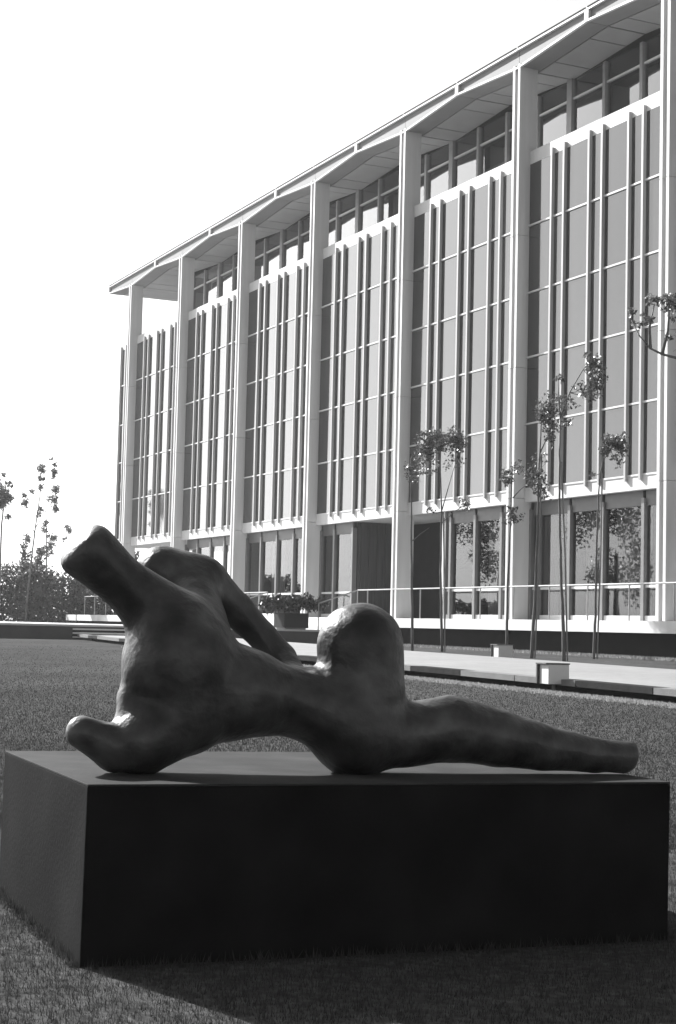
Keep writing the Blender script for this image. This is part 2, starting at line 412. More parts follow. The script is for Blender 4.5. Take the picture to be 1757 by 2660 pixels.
# ground floor glazing, bay by bay
RU0, RU1 = 14.16, 21.77
def ground_bay(u0, u1, bars, curtains):
    fr, xs = window(u0, u1, VG, .0, 3.70, bars)
    bar(fr, 'header', 'header_metal', xs, VG, 3.47, 3.93-.004)
    bar(fr, 'mid_rail', 'white_paint', xs, VG, 1.01, 1.09)
    bar(fr, 'base_panel', 'white_paint', xs, VG, .01, .17, d=.06)
    panes(fr, xs, VG, 1.09, 3.47); panes(fr, xs, VG, .17, 1.01)
    for c0, c1 in curtains: curtain(c0, c1, VG+.32, .05, 3.46)
q = S/4
for k in range(-1, 5):
    b0, b1 = k*S+CW, (k+1)*S
    bars = [k*S+x_ for x_ in ((1.0, 2.85, 4.7, 6.55) if k in (3, 4) else (1.98, 4.10, 5.95, 7.78))]
    if k == 1: ground_bay(b0, RU0, [10.15, 11.95, 13.7], [(8.9, 11.6)])
    elif k == 2: ground_bay(RU1, b1, [23.6], [(21.9, 22.3)])
    else: ground_bay(b0, b1, bars, {0: [(2.1, 3.9), (4.7, 5.6), (7.2, 8.2)], 3: [(b0+4.2, b1-2.2)], 4: [(b0+5.0, b1)], -1: [(b0, b1-3)]}[k])
# entrance recess: slatted return walls and a back wall of dark glass
def slats(name, u, v0, v1, z0, z1, flip):
    n = int((v1-v0)/.12)
    for i in range(n):
        a = v0 + (v1-v0)*i/n; b = v0 + (v1-v0)*(i+1)/n; d = .03 + .03*((i*5) % 3)
        mb = MB(); bbox(mb, u-(d if flip else 0), u+(0 if flip else d), a+.006, b-.006, z0, z1); mb.build('wall_slat', 'slat_wood', bld)
slats('wall_slat', RU1-.06, VG+.08, 5.0, 0.0, 3.92, True)
BX('return_wall', 'dark_interior', RU1-.058, RU1-.002, VG+.08, 5.0, 0.0, 3.925)
BX('return_wall', 'dark_interior', RU0+.002, RU0+.06, VG+.08, 5.0, 0.0, 3.925)
BX('recess_wall', 'dark_interior', RU0+.06, RU1-.06, 3.3, 3.39, 0, 3.925)
BX('post', 'white_paint', RU0-.06, RU0+.12, VG-.12, VG+.07, 0, 3.925)
# top floor glazing behind the open gallery
for k in range(-1, 6):
    b0, b1 = k*S+CW/2, (k+(.5 if k == 5 else 1))*S+CW/2
    xs_b = [b0+q*j for j in ((1,) if k == 5 else (1, 2, 3))]
    fr, xs = window(b0, b1, VT, 15.55, 18.72, xs_b, mull=.15, depth=.2, m='gallery_metal')
    bar(fr, 'transom_rail', 'white_paint', xs, VT, 17.98, 18.05, .15)
    panes(fr, xs, VT, 18.05, 18.74, .15, m='gallery_glass'); panes(fr, xs, VT, 15.55, 17.98, .15, m='gallery_glass')
    for j in range(len(xs)-1):      # gable-shaped infill above the glass, up to the folded soffit
        a, b = xs[j], xs[j+1]
        MB().prism([(a+.004, 18.742), (b-.004, 18.742), (b-.004, zs(b)), (a+.004, zs(a))], 'y', -(VT+.09), -(VT+.03)).build('clerestory_infill', 'dark_interior', bld)
    rb = random.random()
    for j in range(len(xs)-1):
        if (j+k) % 3 == 0: BX('blind', 'curtain', xs[j]+.1, xs[j+1]-.1, VT+.2, VT+.22, 15.6, 16.9+.4*random.random())
    # little black recess behind glass
BX('gallery_end_glass', 'frame_metal', 5.5*S+CW/2-.05, 5.5*S+CW/2+.05, VT+.12, 3.3, 15.56, 18.72)

# slab in front, on a dark recessed base
slab = frame_empty('floor_slab', ZP); tag(slab, kind='structure')
mb = MB(); bbox(mb, -34, 56.75, VP, 14, -.345, -.006); mb.build('slab_edge', 'white_concrete', slab)
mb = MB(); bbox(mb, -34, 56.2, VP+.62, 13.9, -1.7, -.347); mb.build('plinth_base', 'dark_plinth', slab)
# stair from the slab down to the terrace
stair = frame_empty('entrance_stair', 0); tag(stair, kind='structure')
for kk in range(2):
    zt = TZ + (ZP-.006-TZ)*(kk+1)/3
    v1 = VP - .48*(1-kk) ; mb = MB(); bbox(mb, 17.9, 26.4, v1-.48, VP-.002 if kk == 0 else v1-.002+.0, TZ-.02, zt - (.001 if kk else 0)) if kk else bbox(mb, 17.9, 26.4, VP-.96, VP-.482, TZ-.02, zt)
    mb.build('stair_step', 'white_concrete', stair)

# railings
def rail(name, posts, path_pts, label, z=ZP-.006, group='thin metal railings on the white slab'):
    e = frame_empty(name, z, *posts[0][:2]); o = posts[0]
    loc = lambda u, v, h: (u-o[0], -(v-o[1]), h)
    for (u_, v_, z0, z1) in posts:
        mb = MB(); mb.tube([loc(u_, v_, z0), loc(u_, v_, z1)], .022, 6); mb.build('post', 'rail_metal', e)
    for i in range(len(path_pts)-1):
        mb = MB(); mb.tube([loc(*path_pts[i]), loc(*path_pts[i+1])], .027, 6); mb.build('handrail', 'rail_metal', e)
    tag(e, label, 'railing', group)
dz = TZ-ZP+.006
VR = VP+.12
ps = [(q*j, VR, 0, 1.05) for j in range(-5, 9)] + [(17.75, VR, 0, 1.05)]
ps = [(p[0]+CW/2 if i < 14 else p[0],)+p[1:] for i, p in enumerate(ps)]
ps += [(17.75, VP-1.5, dz, dz+1.0)]
rail('slab_railing', ps, [(ps[0][0]-1, VR, 1.05), (17.75, VR, 1.05), (17.75, VP-1.5, dz+1.0)], 'long thin metal railing along the white slab, right of the entrance steps')
ps = [(26.5, VP-1.5, dz, dz+1.0), (26.5, VR, 0, 1.05)] + [(26.5+q*j, VR, 0, 1.05) for j in range(1, 13)] + [(53.4, VR, 0, 1.05)]
rail('slab_railing', ps, [(26.5, VP-1.5, dz+1.0), (26.5, VR, 1.05), (53.4, VR, 1.05)], 'thin metal railing along the slab, from left of the steps to its far end')

# ------------------------------------------------------------------ pedestal and sculpture
PY, PT = .3895, .0107
PO = Vector((-.7813, 5.2896, -.5199+EYE)); PW, PD, PH = 2.2029, 1.3699, .5456
pm = Matrix.Translation(PO) @ Matrix.Rotation(PY, 4, 'Z') @ Matrix.Rotation(PT, 4, 'Y')
ped = bpy.data.objects.new('pedestal', None); col.objects.link(ped); ped.matrix_world = pm
tag(ped, 'low broad dark stone plinth on the lawn carrying the bronze sculpture', 'plinth')
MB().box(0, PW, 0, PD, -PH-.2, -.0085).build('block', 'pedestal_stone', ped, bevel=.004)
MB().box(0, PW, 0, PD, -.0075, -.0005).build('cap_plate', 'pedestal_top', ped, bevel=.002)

def sculpture():
    h = .0095
    x = np.arange(-.06, 2.30, h, dtype=np.float32); y = np.arange(.02, 1.02, h, dtype=np.float32); z = np.arange(-.03, .90, h, dtype=np.float32)
    X, Y, Z = np.meshgrid(x, y, z, indexing='ij')
    D = np.full(X.shape, 9., np.float32)
    def cone(a, b, ra, rb, k, D, sy=1.0):
        a = np.array(a, np.float32); b = np.array(b, np.float32); ab = b-a; l2 = float(ab@ab)
        px, py, pz = X-a[0], (Y-a[1])/sy, Z-a[2]
        ab = ab.copy(); ab[1] /= sy; l2 = float(ab@ab)
        t = np.clip((px*ab[0]+py*ab[1]+pz*ab[2])/l2, 0, 1)
        d = np.sqrt((px-ab[0]*t)**2 + (py-ab[1]*t)**2 + (pz-ab[2]*t)**2) - (ra+(rb-ra)*t)
        return d
    def chain(pts, k, sy=1.0):
        nonlocal D
        c_ = None
        for (a, ra), (b, rb) in zip(pts[:-1], pts[1:]):
            d = cone(a, b, ra, rb, k, D, sy)
            if c_ is None: c_ = d
            else:
                kk = .012; hh = np.clip(.5+.5*(c_-d)/kk, 0, 1); c_ = c_*(1-hh) + d*hh - kk*hh*(1-hh)
        hh = np.clip(.5+.5*(D-c_)/k, 0, 1); D = D*(1-hh) + c_*hh - k*hh*(1-hh)
    # raised limb ending in a plain rounded knob, leaning trunk
    chain([((.01, .46, .82), .116), ((.205, .46, .665), .088), ((.40, .45, .515), .135), ((.45, .43, .37), .19)], .05)
    cut = -(X-.085)*.76 + (Z-.745)*.65 - .076         # blunt end
    hh = np.clip(.5-.5*(D-cut)/.065, 0, 1); D = D*(1-hh) + cut*hh + .065*hh*(1-hh)
    chain([((.42, .43, .40), .20), ((.47, .41, .24), .16), ((.64, .41, .29), .15)], .06)
    chain([((.33, .43, .33), .12), ((.27, .43, .25), .075)], .05)
    # forearm support
    chain([((.42, .40, .19), .13), ((.28, .39, .11), .12), ((.19, .385, .085), .082), ((.065, .37, .14), .058)], .05)
    # shoulder and the arm curving down behind
    chain([((.50, .55, .50), .14), ((.53, .66, .64), .10)], .06)
    chain([((.43, .73, .71), .105), ((.575, .72, .67), .115), ((.72, .71, .585), .066), ((.82, .69, .49), .055), ((.885, .65, .405), .062), ((.89, .55, .33), .068), ((.87, .44, .27), .08)], .025)
    # waist, hip, raised knee
    chain([((.64, .41, .28), .15), ((.84, .41, .255), .125), ((1.02, .40, .22), .15)], .07)
    chain([((1.11, .41, .462), .162), ((1.12, .40, .30), .155), ((1.08, .38, .14), .15)], .06)
    # stretched leg
    chain([((1.10, .38, .14), .14), ((1.27, .37, .138), .118), ((1.47, .36, .165), .124), ((1.66, .34, .135), .108), ((1.84, .33, .102), .088), ((2.07, .31, .072), .067), ((2.21, .30, .066), .062)], .05)
    cut = (X-2.235)*.97 - (Z-.06)*.25; hh = np.clip(.5-.5*(D-cut)/.03, 0, 1); D = D*(1-hh) + cut*hh + .03*hh*(1-hh)
    D += (.0015*np.sin(X*9+Y*5)*np.sin(Z*11+1) + .0015*np.sin(X*41+Z*13)*np.sin(Y*37+Z*29)).astype(np.float32)
    hh = np.clip(.5-.5*(D+(Z-.0))/.012, 0, 1)          # flat seat on the plinth
    D = np.maximum(D, -Z)
    # naive surface nets
    nx, ny, nz = D.shape; S_ = D < 0
    acc = np.zeros((nx-1, ny-1, nz-1, 3), np.float32); cnt = np.zeros((nx-1, ny-1, nz-1), np.float32)
    crossings = []
    for ax in range(3):
        sl0 = [slice(None)]*3; sl1 = [slice(None)]*3; sl0[ax] = slice(0, -1); sl1[ax] = slice(1, None)
        a = D[tuple(sl0)]; b = D[tuple(sl1)]; m = (a < 0) != (b < 0)
        idx = np.argwhere(m); va = a[m]; vb = b[m]; t = va/(va-vb)
        p = idx.astype(np.float32); p[:, ax] += t
        o1, o2 = [q_ for q_ in range(3) if q_ != ax]
        for d1 in (0, -1):
            for d2 in (0, -1):
                c = idx.copy(); c[:, o1] += d1; c[:, o2] += d2
                ok = (c[:, o1] >= 0) & (c[:, o2] >= 0) & (c[:, 0] < nx-1) & (c[:, 1] < ny-1) & (c[:, 2] < nz-1)
                np.add.at(acc, tuple(c[ok].T), p[ok]); np.add.at(cnt, tuple(c[ok].T), 1)
        crossings.append((idx, va < 0))
    act = cnt > 0; vid = np.full(cnt.shape, -1, np.int64); vid[act] = np.arange(act.sum())
    V = acc[act]/cnt[act][:, None]; V = np.stack([x[0]+V[:, 0]*h, y[0]+V[:, 1]*h, z[0]+V[:, 2]*h], 1)
    F = []
    for ax in range(3):
        idx, inside = crossings[ax]; o1, o2 = [(1, 2), (2, 0), (0, 1)][ax]
        ok = (idx[:, o1] > 0) & (idx[:, o2] > 0) & (idx[:, 0] < nx-1) & (idx[:, 1] < ny-1) & (idx[:, 2] < nz-1)
        idx = idx[ok]; inside = inside[ok]; qd = []
        for d1, d2 in ((-1, -1), (0, -1), (0, 0), (-1, 0)):
            c = idx.copy(); c[:, o1] += d1; c[:, o2] += d2; qd.append(vid[tuple(c.T)])
        qd = np.stack(qd, 1); qd[~inside] = qd[~inside][:, ::-1]; F.append(qd)
    F = np.concatenate(F)
    me = bpy.data.meshes.new('reclining_sculpture')
    me.vertices.add(len(V)); me.vertices.foreach_set('co', V.astype(np.float32).ravel())
    me.loops.add(F.size); me.loops.foreach_set('vertex_index', F.ravel().astype(np.int32))
    me.polygons.add(len(F)); me.polygons.foreach_set('loop_start', np.arange(0, F.size, 4, dtype=np.int32))
    me.update(calc_edges=True); me.validate()
    bm = bmesh.new(); bm.from_mesh(me)
    for _ in range(3): bmesh.ops.smooth_vert(bm, verts=[v for v in bm.verts if v.co.z > .006], factor=.5, use_axis_x=True, use_axis_y=True, use_axis_z=True)
    bm.to_mesh(me); bm.free()
    me.polygons.foreach_set('use_smooth', np.ones(len(me.polygons), bool))
    o = link('reclining_sculpture', me, 'bronze'); o.matrix_world = pm
    tag(o, 'large dark bronze abstract reclining form lying on the stone plinth', 'sculpture')
sculpture()

# ------------------------------------------------------------------ plants
def leaf_quads(centers, size, up=.3, rg=rng, aspect=1.6):
    """leaf faces: two triangles folded along the midrib"""
    n = len(centers); d = rg.normal(size=(n, 3)); d[:, 2] -= up; d /= np.linalg.norm(d, axis=1)[:, None]
    r_ = rg.normal(size=(n, 3)); s = np.cross(d, r_); s /= np.linalg.norm(s, axis=1)[:, None]; nn = np.cross(d, s)
    L_ = size*(.6+.8*rg.random(n))[:, None]; Wd = L_/aspect/2
    p0 = centers; p2 = centers + d*L_; p1 = centers + d*L_*.45 + s*Wd + nn*Wd*.35; p3 = centers + d*L_*.45 - s*Wd + nn*Wd*.35
    V = np.stack([p0, p1, p2, p3], 1).reshape(-1, 3); b = np.arange(n)*4
    F = np.stack([b, b+1, b+2, b+3], 1)
    return V, F
def quad_mesh(name, V, F, m):
    me = bpy.data.meshes.new(name); k = F.shape[1]
    me.vertices.add(len(V)); me.vertices.foreach_set('co', V.astype(np.float32).ravel())
    me.loops.add(F.size); me.loops.foreach_set('vertex_index', F.ravel().astype(np.int32))
    me.polygons.add(len(F)); me.polygons.foreach_set('loop_start', np.arange(0, F.size, k, dtype=np.int32))
    me.update(calc_edges=True); me.materials.append(MAT[m]); return me
def blob(c, r, n, flat=1.):
    p = rng.normal(size=(n, 3)); p /= np.linalg.norm(p, axis=1)[:, None]; p *= (rng.random(n)**.45)[:, None]*r; p[:, 2] *= flat
    return np.array(c) + p

TREES = {
 'T1': ([(2.23, 47.2, 0.43), (2.17, 47.2, 2.61), (2.12, 47.2, 4.28), (2.08, 47.2, 6.07)],
   [[(2.17, 47.2, 3.67), (2.42, 47.2, 3.89), (2.65, 47.2, 4.06)]],
   [(2.13, 47.2, 5.65, 0.28, 1), (2.48, 47.2, 6.15, 0.33, 1.2), (2.6, 47.2, 6.64, 0.36, 1.6), (2.43, 47.2, 6.41, 0.28, 1)]),
 'T2': ([(3.3, 50.5, 0.45), (3.21, 50.5, 2.97), (3.2, 50.5, 4.76), (3.12, 50.5, 6.79)],
   [[(3.2, 50.5, 4.76), (3.45, 50.5, 5.72), (3.68, 50.5, 6.56)], [(3.2, 50.5, 4.4), (3.59, 50.5, 4.77), (3.97, 50.5, 5.03)]],
   [(3.42, 50.5, 6.99, 0.38, 1.6), (3.13, 50.5, 6.91, 0.33, 1), (3.71, 50.5, 6.93, 0.31, 1.5), (3.55, 50.5, 6.35, 0.36, 0.35), (2.86, 50.5, 6.1, 0.3, 0.4), (3.97, 50.5, 5.03, 0.26, 0.7), (2.89, 50.5, 4.77, 0.15, 0.7), (2.9, 50.5, 6.85, 0.3, 1)]),
 'T3': ([(5.08, 48.5, 0.44), (5.08, 48.5, 2.72), (5.13, 48.5, 4.43), (5.16, 48.5, 6.04)],
   [[(5.19, 48.5, 5.08), (5.38, 48.5, 5.3), (5.57, 48.5, 5.48)]],
   [(4.99, 48.5, 5.62, 0.23, 1), (5.29, 48.5, 5.96, 0.27, 0.6), (5.2, 48.5, 4.53, 0.3, 1.1), (4.94, 48.5, 5.81, 0.18, 0.6)]),
 'T4': ([(5.32, 44.4, 0.41), (5.39, 44.4, 1.97), (5.41, 44.4, 2.81), (5.44, 44.4, 4.59), (5.46, 44.4, 5.96), (5.52, 44.4, 7.23)],
   [[(5.46, 44.4, 5.96), (5.64, 44.4, 6.39), (5.78, 44.4, 6.75)]],
   [(5.53, 44.4, 7.05, 0.31, 1.3), (5.73, 44.4, 7.26, 0.36, 1.6), (5.78, 44.4, 6.75, 0.29, 1.3), (5.79, 44.4, 6.39, 0.17, 1), (5.3, 44.4, 5.42, 0.31, 0.7), (5.61, 44.4, 4.96, 0.25, 0.7), (5.49, 44.4, 5.88, 0.21, 0.4), (5.4, 44.4, 5.22, 0.31, 0.8)]),
 'T5': ([(5.84, 41.8, 0.4), (5.79, 41.8, 1.55), (5.73, 41.8, 2.53), (5.67, 41.8, 4.2), (5.65, 41.8, 5.49), (5.66, 41.8, 6.63)],
   [[(5.66, 41.8, 6.63), (5.89, 41.8, 7.29), (6.23, 41.8, 7.9), (6.37, 41.8, 8.05)], [(5.66, 41.8, 6.63), (5.61, 41.8, 7.18), (5.6, 41.8, 7.63)]],
   [(6.43, 41.8, 8.13, 0.22, 1.3), (6.54, 41.8, 7.89, 0.24, 1.5), (6.61, 41.8, 7.56, 0.24, 1.2), (6.44, 41.8, 7.26, 0.26, 1), (6.15, 41.8, 7.4, 0.22, 0.5), (5.92, 41.8, 7.11, 0.22, 0.5), (5.6, 41.8, 7.68, 0.14, 0.8), (5.86, 41.8, 6.53, 0.15, 1), (5.72, 41.8, 7.16, 0.12, 0.5)]),
 'T6': ([(7.13, 45.2, 0.42), (7.16, 45.2, 1.6), (7.17, 45.2, 3.2), (7.19, 45.2, 4.69), (7.25, 45.2, 5.55), (7.37, 45.2, 6.25)],
   [[(7.3, 45.2, 5.87), (7.51, 45.2, 6.2), (7.67, 45.2, 6.42)]],
   [(7.65, 45.2, 6.43, 0.32, 1.8), (7.81, 45.2, 6.33, 0.23, 1.5), (7.55, 45.2, 6.52, 0.21, 1.3), (7.71, 45.2, 6.01, 0.23, 0.7), (7.39, 45.2, 6.22, 0.17, 1), (7.0, 45.2, 5.53, 0.13, 0.6)]),
 'T7': ([(8.73, 38.0, 0.37), (8.67, 38.0, 2.48), (8.56, 38.0, 5.17), (8.46, 38.0, 7.17), (8.49, 38.0, 8.81)],
   [[(8.46, 38.0, 7.17), (8.14, 38.0, 7.48), (7.84, 38.0, 7.61), (7.51, 38.0, 7.69), (7.23, 38.0, 7.82), (6.96, 38.0, 8.13), (6.78, 38.0, 8.49)], [(7.23, 38.0, 7.82), (7.21, 38.0, 8.32), (7.32, 38.0, 8.87)], [(7.51, 38.0, 7.69), (7.64, 38.0, 8.24), (7.68, 38.0, 8.97)]],
   [(6.79, 38.0, 8.73, 0.14, 0.7), (6.96, 38.0, 8.42, 0.14, 0.7), (7.21, 38.0, 8.95, 0.16, 0.8), (7.11, 38.0, 8.47, 0.16, 0.7), (7.48, 38.0, 9.01, 0.2, 0.9), (7.74, 38.0, 9.07, 0.21, 1), (7.63, 38.0, 8.7, 0.21, 0.8), (8.04, 38.0, 8.89, 0.36, 1), (8.58, 38.0, 9.18, 0.54, 1), (8.68, 38.0, 8.35, 0.54, 1), (7.68, 38.0, 8.06, 0.11, 0.6), (8.14, 38.0, 8.16, 0.27, 0.7)]),
 'La': ([(-20.33, 99.0, 0.57), (-20.36, 99.0, 6.92), (-20.25, 99.0, 8.33), (-20.21, 99.0, 9.21), (-20.31, 99.0, 10.2)],
   [],
   [(-20.4, 99.0, 8.84, 0.42, 1.2), (-20.23, 99.0, 8.55, 0.46, 1.2), (-20.0, 99.0, 9.32, 0.21, 1.0), (-19.98, 99.0, 7.37, 0.21, 1.0), (-20.45, 99.0, 8.25, 0.42, 1.0), (-19.88, 99.0, 8.45, 0.21, 0.8), (-20.87, 99.0, 8.07, 0.58, 1.0), (-20.79, 99.0, 9.25, 0.42, 0.8), (-20.33, 99.0, 9.84, 0.17, 0.6)]),
 'Lb': ([(-18.75, 99.0, 0.57), (-18.51, 99.0, 4.4), (-18.32, 99.0, 6.67), (-18.09, 99.0, 8.68), (-18.06, 99.0, 10.49)],
   [[(-18.32, 99.0, 6.67), (-17.75, 99.0, 7.68), (-17.14, 99.0, 8.63), (-17.28, 99.0, 10.28)], [(-18.34, 99.0, 6.38), (-18.81, 99.0, 7.43), (-19.02, 99.0, 8.59)]],
   [(-18.08, 99.0, 10.32, 0.26, 1.4), (-18.08, 99.0, 9.74, 0.21, 1.2), (-18.11, 99.0, 9.2, 0.18, 1.0), (-19.0, 99.0, 8.21, 0.26, 1.2), (-19.02, 99.0, 8.66, 0.18, 1.0), (-18.59, 99.0, 8.93, 0.14, 1.0), (-17.28, 99.0, 10.2, 0.21, 1.2), (-17.27, 99.0, 10.59, 0.17, 1.0), (-17.31, 99.0, 9.95, 0.18, 1.1), (-17.16, 99.0, 9.04, 0.29, 1.1), (-17.28, 99.0, 8.46, 0.29, 1.1), (-17.13, 99.0, 7.95, 0.24, 1.3), (-17.98, 99.0, 7.87, 0.18, 0.8), (-18.18, 99.0, 7.55, 0.18, 0.8), (-18.73, 99.0, 6.02, 0.33, 0.7), (-17.5, 99.0, 10.97, 0.12, 0.6)]),
 'Lc': ([(-17.82, 100.5, 0.57), (-17.82, 100.5, 4.47), (-17.89, 100.5, 6.32), (-17.96, 100.5, 7.43)],
   [[(-17.88, 100.5, 5.88), (-17.21, 100.5, 6.26), (-16.56, 100.5, 6.75)]],
   [(-17.97, 100.5, 7.07, 0.21, 0.8), (-18.04, 100.5, 6.69, 0.21, 0.8), (-17.45, 100.5, 6.26, 0.3, 0.9), (-17.57, 100.5, 5.78, 0.24, 0.8), (-16.63, 100.5, 6.86, 0.2, 0.9), (-16.46, 100.5, 6.63, 0.14, 0.9), (-16.75, 100.5, 6.17, 0.21, 0.5), (-17.71, 100.5, 5.42, 0.36, 0.8), (-18.23, 100.5, 5.29, 0.33, 0.8)]),
}
INFO = {
 'T1': 'slim young tree with a forked low twig, leftmost of those before the facade',
 'T2': 'young tree with twin dark leaf tufts, rising by the dark entrance recess',
 'T3': 'thin sparse sapling standing behind the smaller white box, against a column',
 'T4': 'bushy topped staked sapling between the two white boxes',
 'T5': 'tallest staked young tree with a slanting leafy limb, behind the larger white box',
 'T6': 'staked sapling with one round leaf tuft, rightmost before the ground floor windows',
 'T7': 'bare branched tree reaching into the right edge of the view',
 'La': 'spindly tree above the hedge at the left edge',
 'Lb': 'tall loose limbed tree above the hedge, between two smaller ones',
 'Lc': 'short sparse tree above the hedge, nearest the white building',
}
def tree(key, name='young_tree', trunk_r=.046, leaf=.085, dens=1., m='leaf', stake=False, group='young trees along the facade'):
    tr, limbs, cl = TREES[key]; base = Vector(tr[0])
    e = empty(name, base); tag(e, INFO[key], 'tree', group)
    pts = [Vector(p)-base for p in tr]
    # slight natural wobble
    fine = []
    for a, b in zip(pts[:-1], pts[1:]):
        for i in range(5):
            t = i/5; p = a.lerp(b, t); p += Vector((rng.normal()*.005, rng.normal()*.005, 0)) if (fine) else Vector(); fine.append(p)
    fine.append(pts[-1]); fine[0] = fine[0]-Vector((0, 0, .1))
    n = len(fine); MB().tube(fine, [trunk_r*(1-.72*i/(n-1)) for i in range(n)], 7).build('trunk', 'bark', e, smooth=True)
    lm = MB()
    for l in limbs: lm.tube([Vector(p)-base for p in l], [trunk_r*.45*(1-.7*i/max(1, len(l)-1)) for i in range(len(l))], 5)
    # twigs out to every leaf cluster
    src = [p for p in fine] + [Vector(p)-base for l in limbs for p in l]
    for c in cl:
        cc = Vector(c[:3])-base; s_ = min(src, key=lambda p: (p-cc).length + max(0, p.z-cc.z)*.6)
        mid = s_.lerp(cc, .55)+Vector((0, rng.normal()*.04, -.05)); lm.tube([s_, mid, cc], [.014, .010, .006], 4)
        for _ in range(3):
            t_ = cc+Vector(rng.normal(size=3)*c[3]*.55); lm.tube([mid.lerp(cc, .4), t_], [.007, .004], 3)
    lm.build('limbs', 'bark', e, smooth=True)
    C = []
    for (x_, y_, z_, r_, d_) in cl:
        depth = rng.normal()*.12
        k = int(190*d_*dens*max(.25, (r_/.28)**1.6)); sub = blob((x_, y_+depth, z_), r_, max(3, k//9))
        for s_ in sub: C.append(blob(s_, r_*.36, 9))
    C = np.concatenate(C) - np.array(base)
    V, F = leaf_quads(C, leaf, .45); link('crown', quad_mesh('crown', V, F, m), None, e)
    if stake:
        top = pts[min(len(pts)-1, len(pts)-2)]
        o = Vector((.085, -.04, 0)); MB().tube([o-Vector((0, 0, .1)), top*.5+o, top+o*.6], .022, 6).build('stake', 'stake_wood', e)
    return e
for k_ in ('T1', 'T2', 'T3'): tree(k_, stake=(k_ == 'T2'))
for k_ in ('T4', 'T5', 'T6'): tree(k_, trunk_r=.052 if k_ != 'T6' else .042, stake=True)
tree('T7', trunk_r=.10, leaf=.09, dens=1.)
for k_ in ('La', 'Lb', 'Lc'): tree(k_, 'spindly_tree', .065, .13, 1.15, 'leaf_pale', group='spindly trees above the hedge')

def bush(name, base, blobs, m, leaf, label, cat, group=None, core=.0, stems=5, part='foliage'):
    e = empty(name, base); tag(e, label, cat, group); C = []
    for (x_, y_, z_, r_, n_, fl) in blobs: C.append(blob((x_, y_, z_), r_, n_, fl))
    C = np.concatenate(C); C = C[C[:, 2] > .02]
    V, F = leaf_quads(C, leaf, -.1); link(part, quad_mesh(part, V, F, m), None, e)
    mb = MB()
    for i in range(stems):
        b = blobs[i % len(blobs)]; mb.tube([(b[0]*.9+rng.normal()*.1, b[1]+rng.normal()*.1, -.05), (b[0], b[1], b[2]*.6), (b[0]+rng.normal()*.1, b[1], b[2])], [.04, .03, .015], 5)
    tag(mb.build('stems', 'bark', e, smooth=True), kind='stuff')
    return e
# hedge behind the left end of the terrace
def hedge():
    bl = []
    for x_ in np.arange(-14, 9.0, .8):
        hgt = 2.1 + .33*math.sin(x_*.9) + .3*rng.random()
        bl += [(x_, rng.normal()*.35, hgt*.45, 1.2, 620, 1.1), (x_+.2, rng.normal()*.4, hgt, .92, 520, 1.0), (x_, rng.normal()*.4, hgt+.85+.2*rng.random(), .6, 230, 1.0)]
    bush('hedge', (-21.3, 101, .57), bl, 'leaf_hedge', .21, 'dense dark hedge behind the low dark wall on the left', 'hedge', stems=14)
hedge()
def cone_shrub(px, py, h, label):
    bl = [(rng.normal()*.08, rng.normal()*.08, h*t, 1.1*(1-t)+.18, int(280*(1-t)+60), 1.1) for t in np.linspace(.1, .97, 9)]
    bush('pointed_shrub', (px, py, .57), bl, 'leaf_hedge', .2, label, 'shrub', 'pointed shrubs in the hedge', stems=3)
cone_shrub(-19.6, 103, 5.3, 'pointed dark shrub rising above the hedge, left of the tall loose limbed tree')
cone_shrub(-18.7, 103.5, 5.0, 'smaller pointed shrub rising above the hedge, right beside the other pointed one')
cone_shrub(-16.1, 103, 4.5, 'pointed dark shrub rising above the hedge by the raised end of the sculpture')
# tree tops seen through the open end bay
bl = [(rng.normal()*1.0, rng.normal()*.8, 3.3+rng.random()*1.6, .55, 150, 1.) for _ in range(16)] + [(rng.normal()*1.0, 0, 1.5, 1.2, 500, 1.1)]
bush('garden_shrub', (-12.5, 107, .55), bl, 'leaf_hedge', .2, 'leafy shrub seen through the open ground floor at the far end of the building', 'shrub', stems=7)
# planter by the steps
def planter():
    e = frame_empty('planter', TZ, 18.45, 25.1-V0); tag(e, 'dark square tub on the terrace by the entrance steps', 'planter')
    MB().prism([(-.5, -.5), (.5, -.5), (.5, .5), (-.5, .5)], 'z', .05, .60).build('tub', 'planter_dark', e, bevel=.015)
    MB().box(-.42, .42, -.42, .42, 0, .048).build('foot', 'box_lid', e)
    MB().box(-.46, .46, -.46, .46, .601, .612).build('soil', 'soil', e)
    p = W(18.45, 25.1-V0, TZ+.61)
    bl = [(rng.normal()*.45, rng.normal()*.3, (.28+rng.random()*.24), .26, 170, .9) for _ in range(13)] + [(s*.85, 0, .30, .24, 170, .8) for s in (-1, 1, 1.15, -1.1)] + [(0, 0, .15, .22, 120, 1)]
    bush('potted_shrub', p, bl, 'leaf_dark', .13, 'spreading dark shrub growing in the tub by the entrance steps', 'shrub', stems=6)
planter()
# off to the left: trees that the ground floor glass mirrors
def far_tree(x_, y_, h, label):
    e = empty('garden_tree', (x_, y_, G(y_))); tag(e, label, 'tree', 'garden trees left of the view')
    MB().tube([(0, 0, -.2), (.1, .05, h*.3), (-.05, .1, h*.62)], [.2, .15, .08], 8).build('trunk', 'bark', e, smooth=True)
    C = np.concatenate([blob((rng.normal()*h*.16, rng.normal()*h*.16, h*(.35+.6*rng.random())), h*.11, 210) for _ in range(17)])
    V, F = leaf_quads(C, .17, .1); link('crown', quad_mesh('crown', V, F, 'leaf'), None, e)
far_tree(-19.4, 66, 7.4, 'round garden tree left of the view, middle of three')
far_tree(-27, 51, 8.0, 'tall garden tree left of the view, nearest of three')
far_tree(-24, 76, 7.0, 'garden tree left of the view, farthest of three')

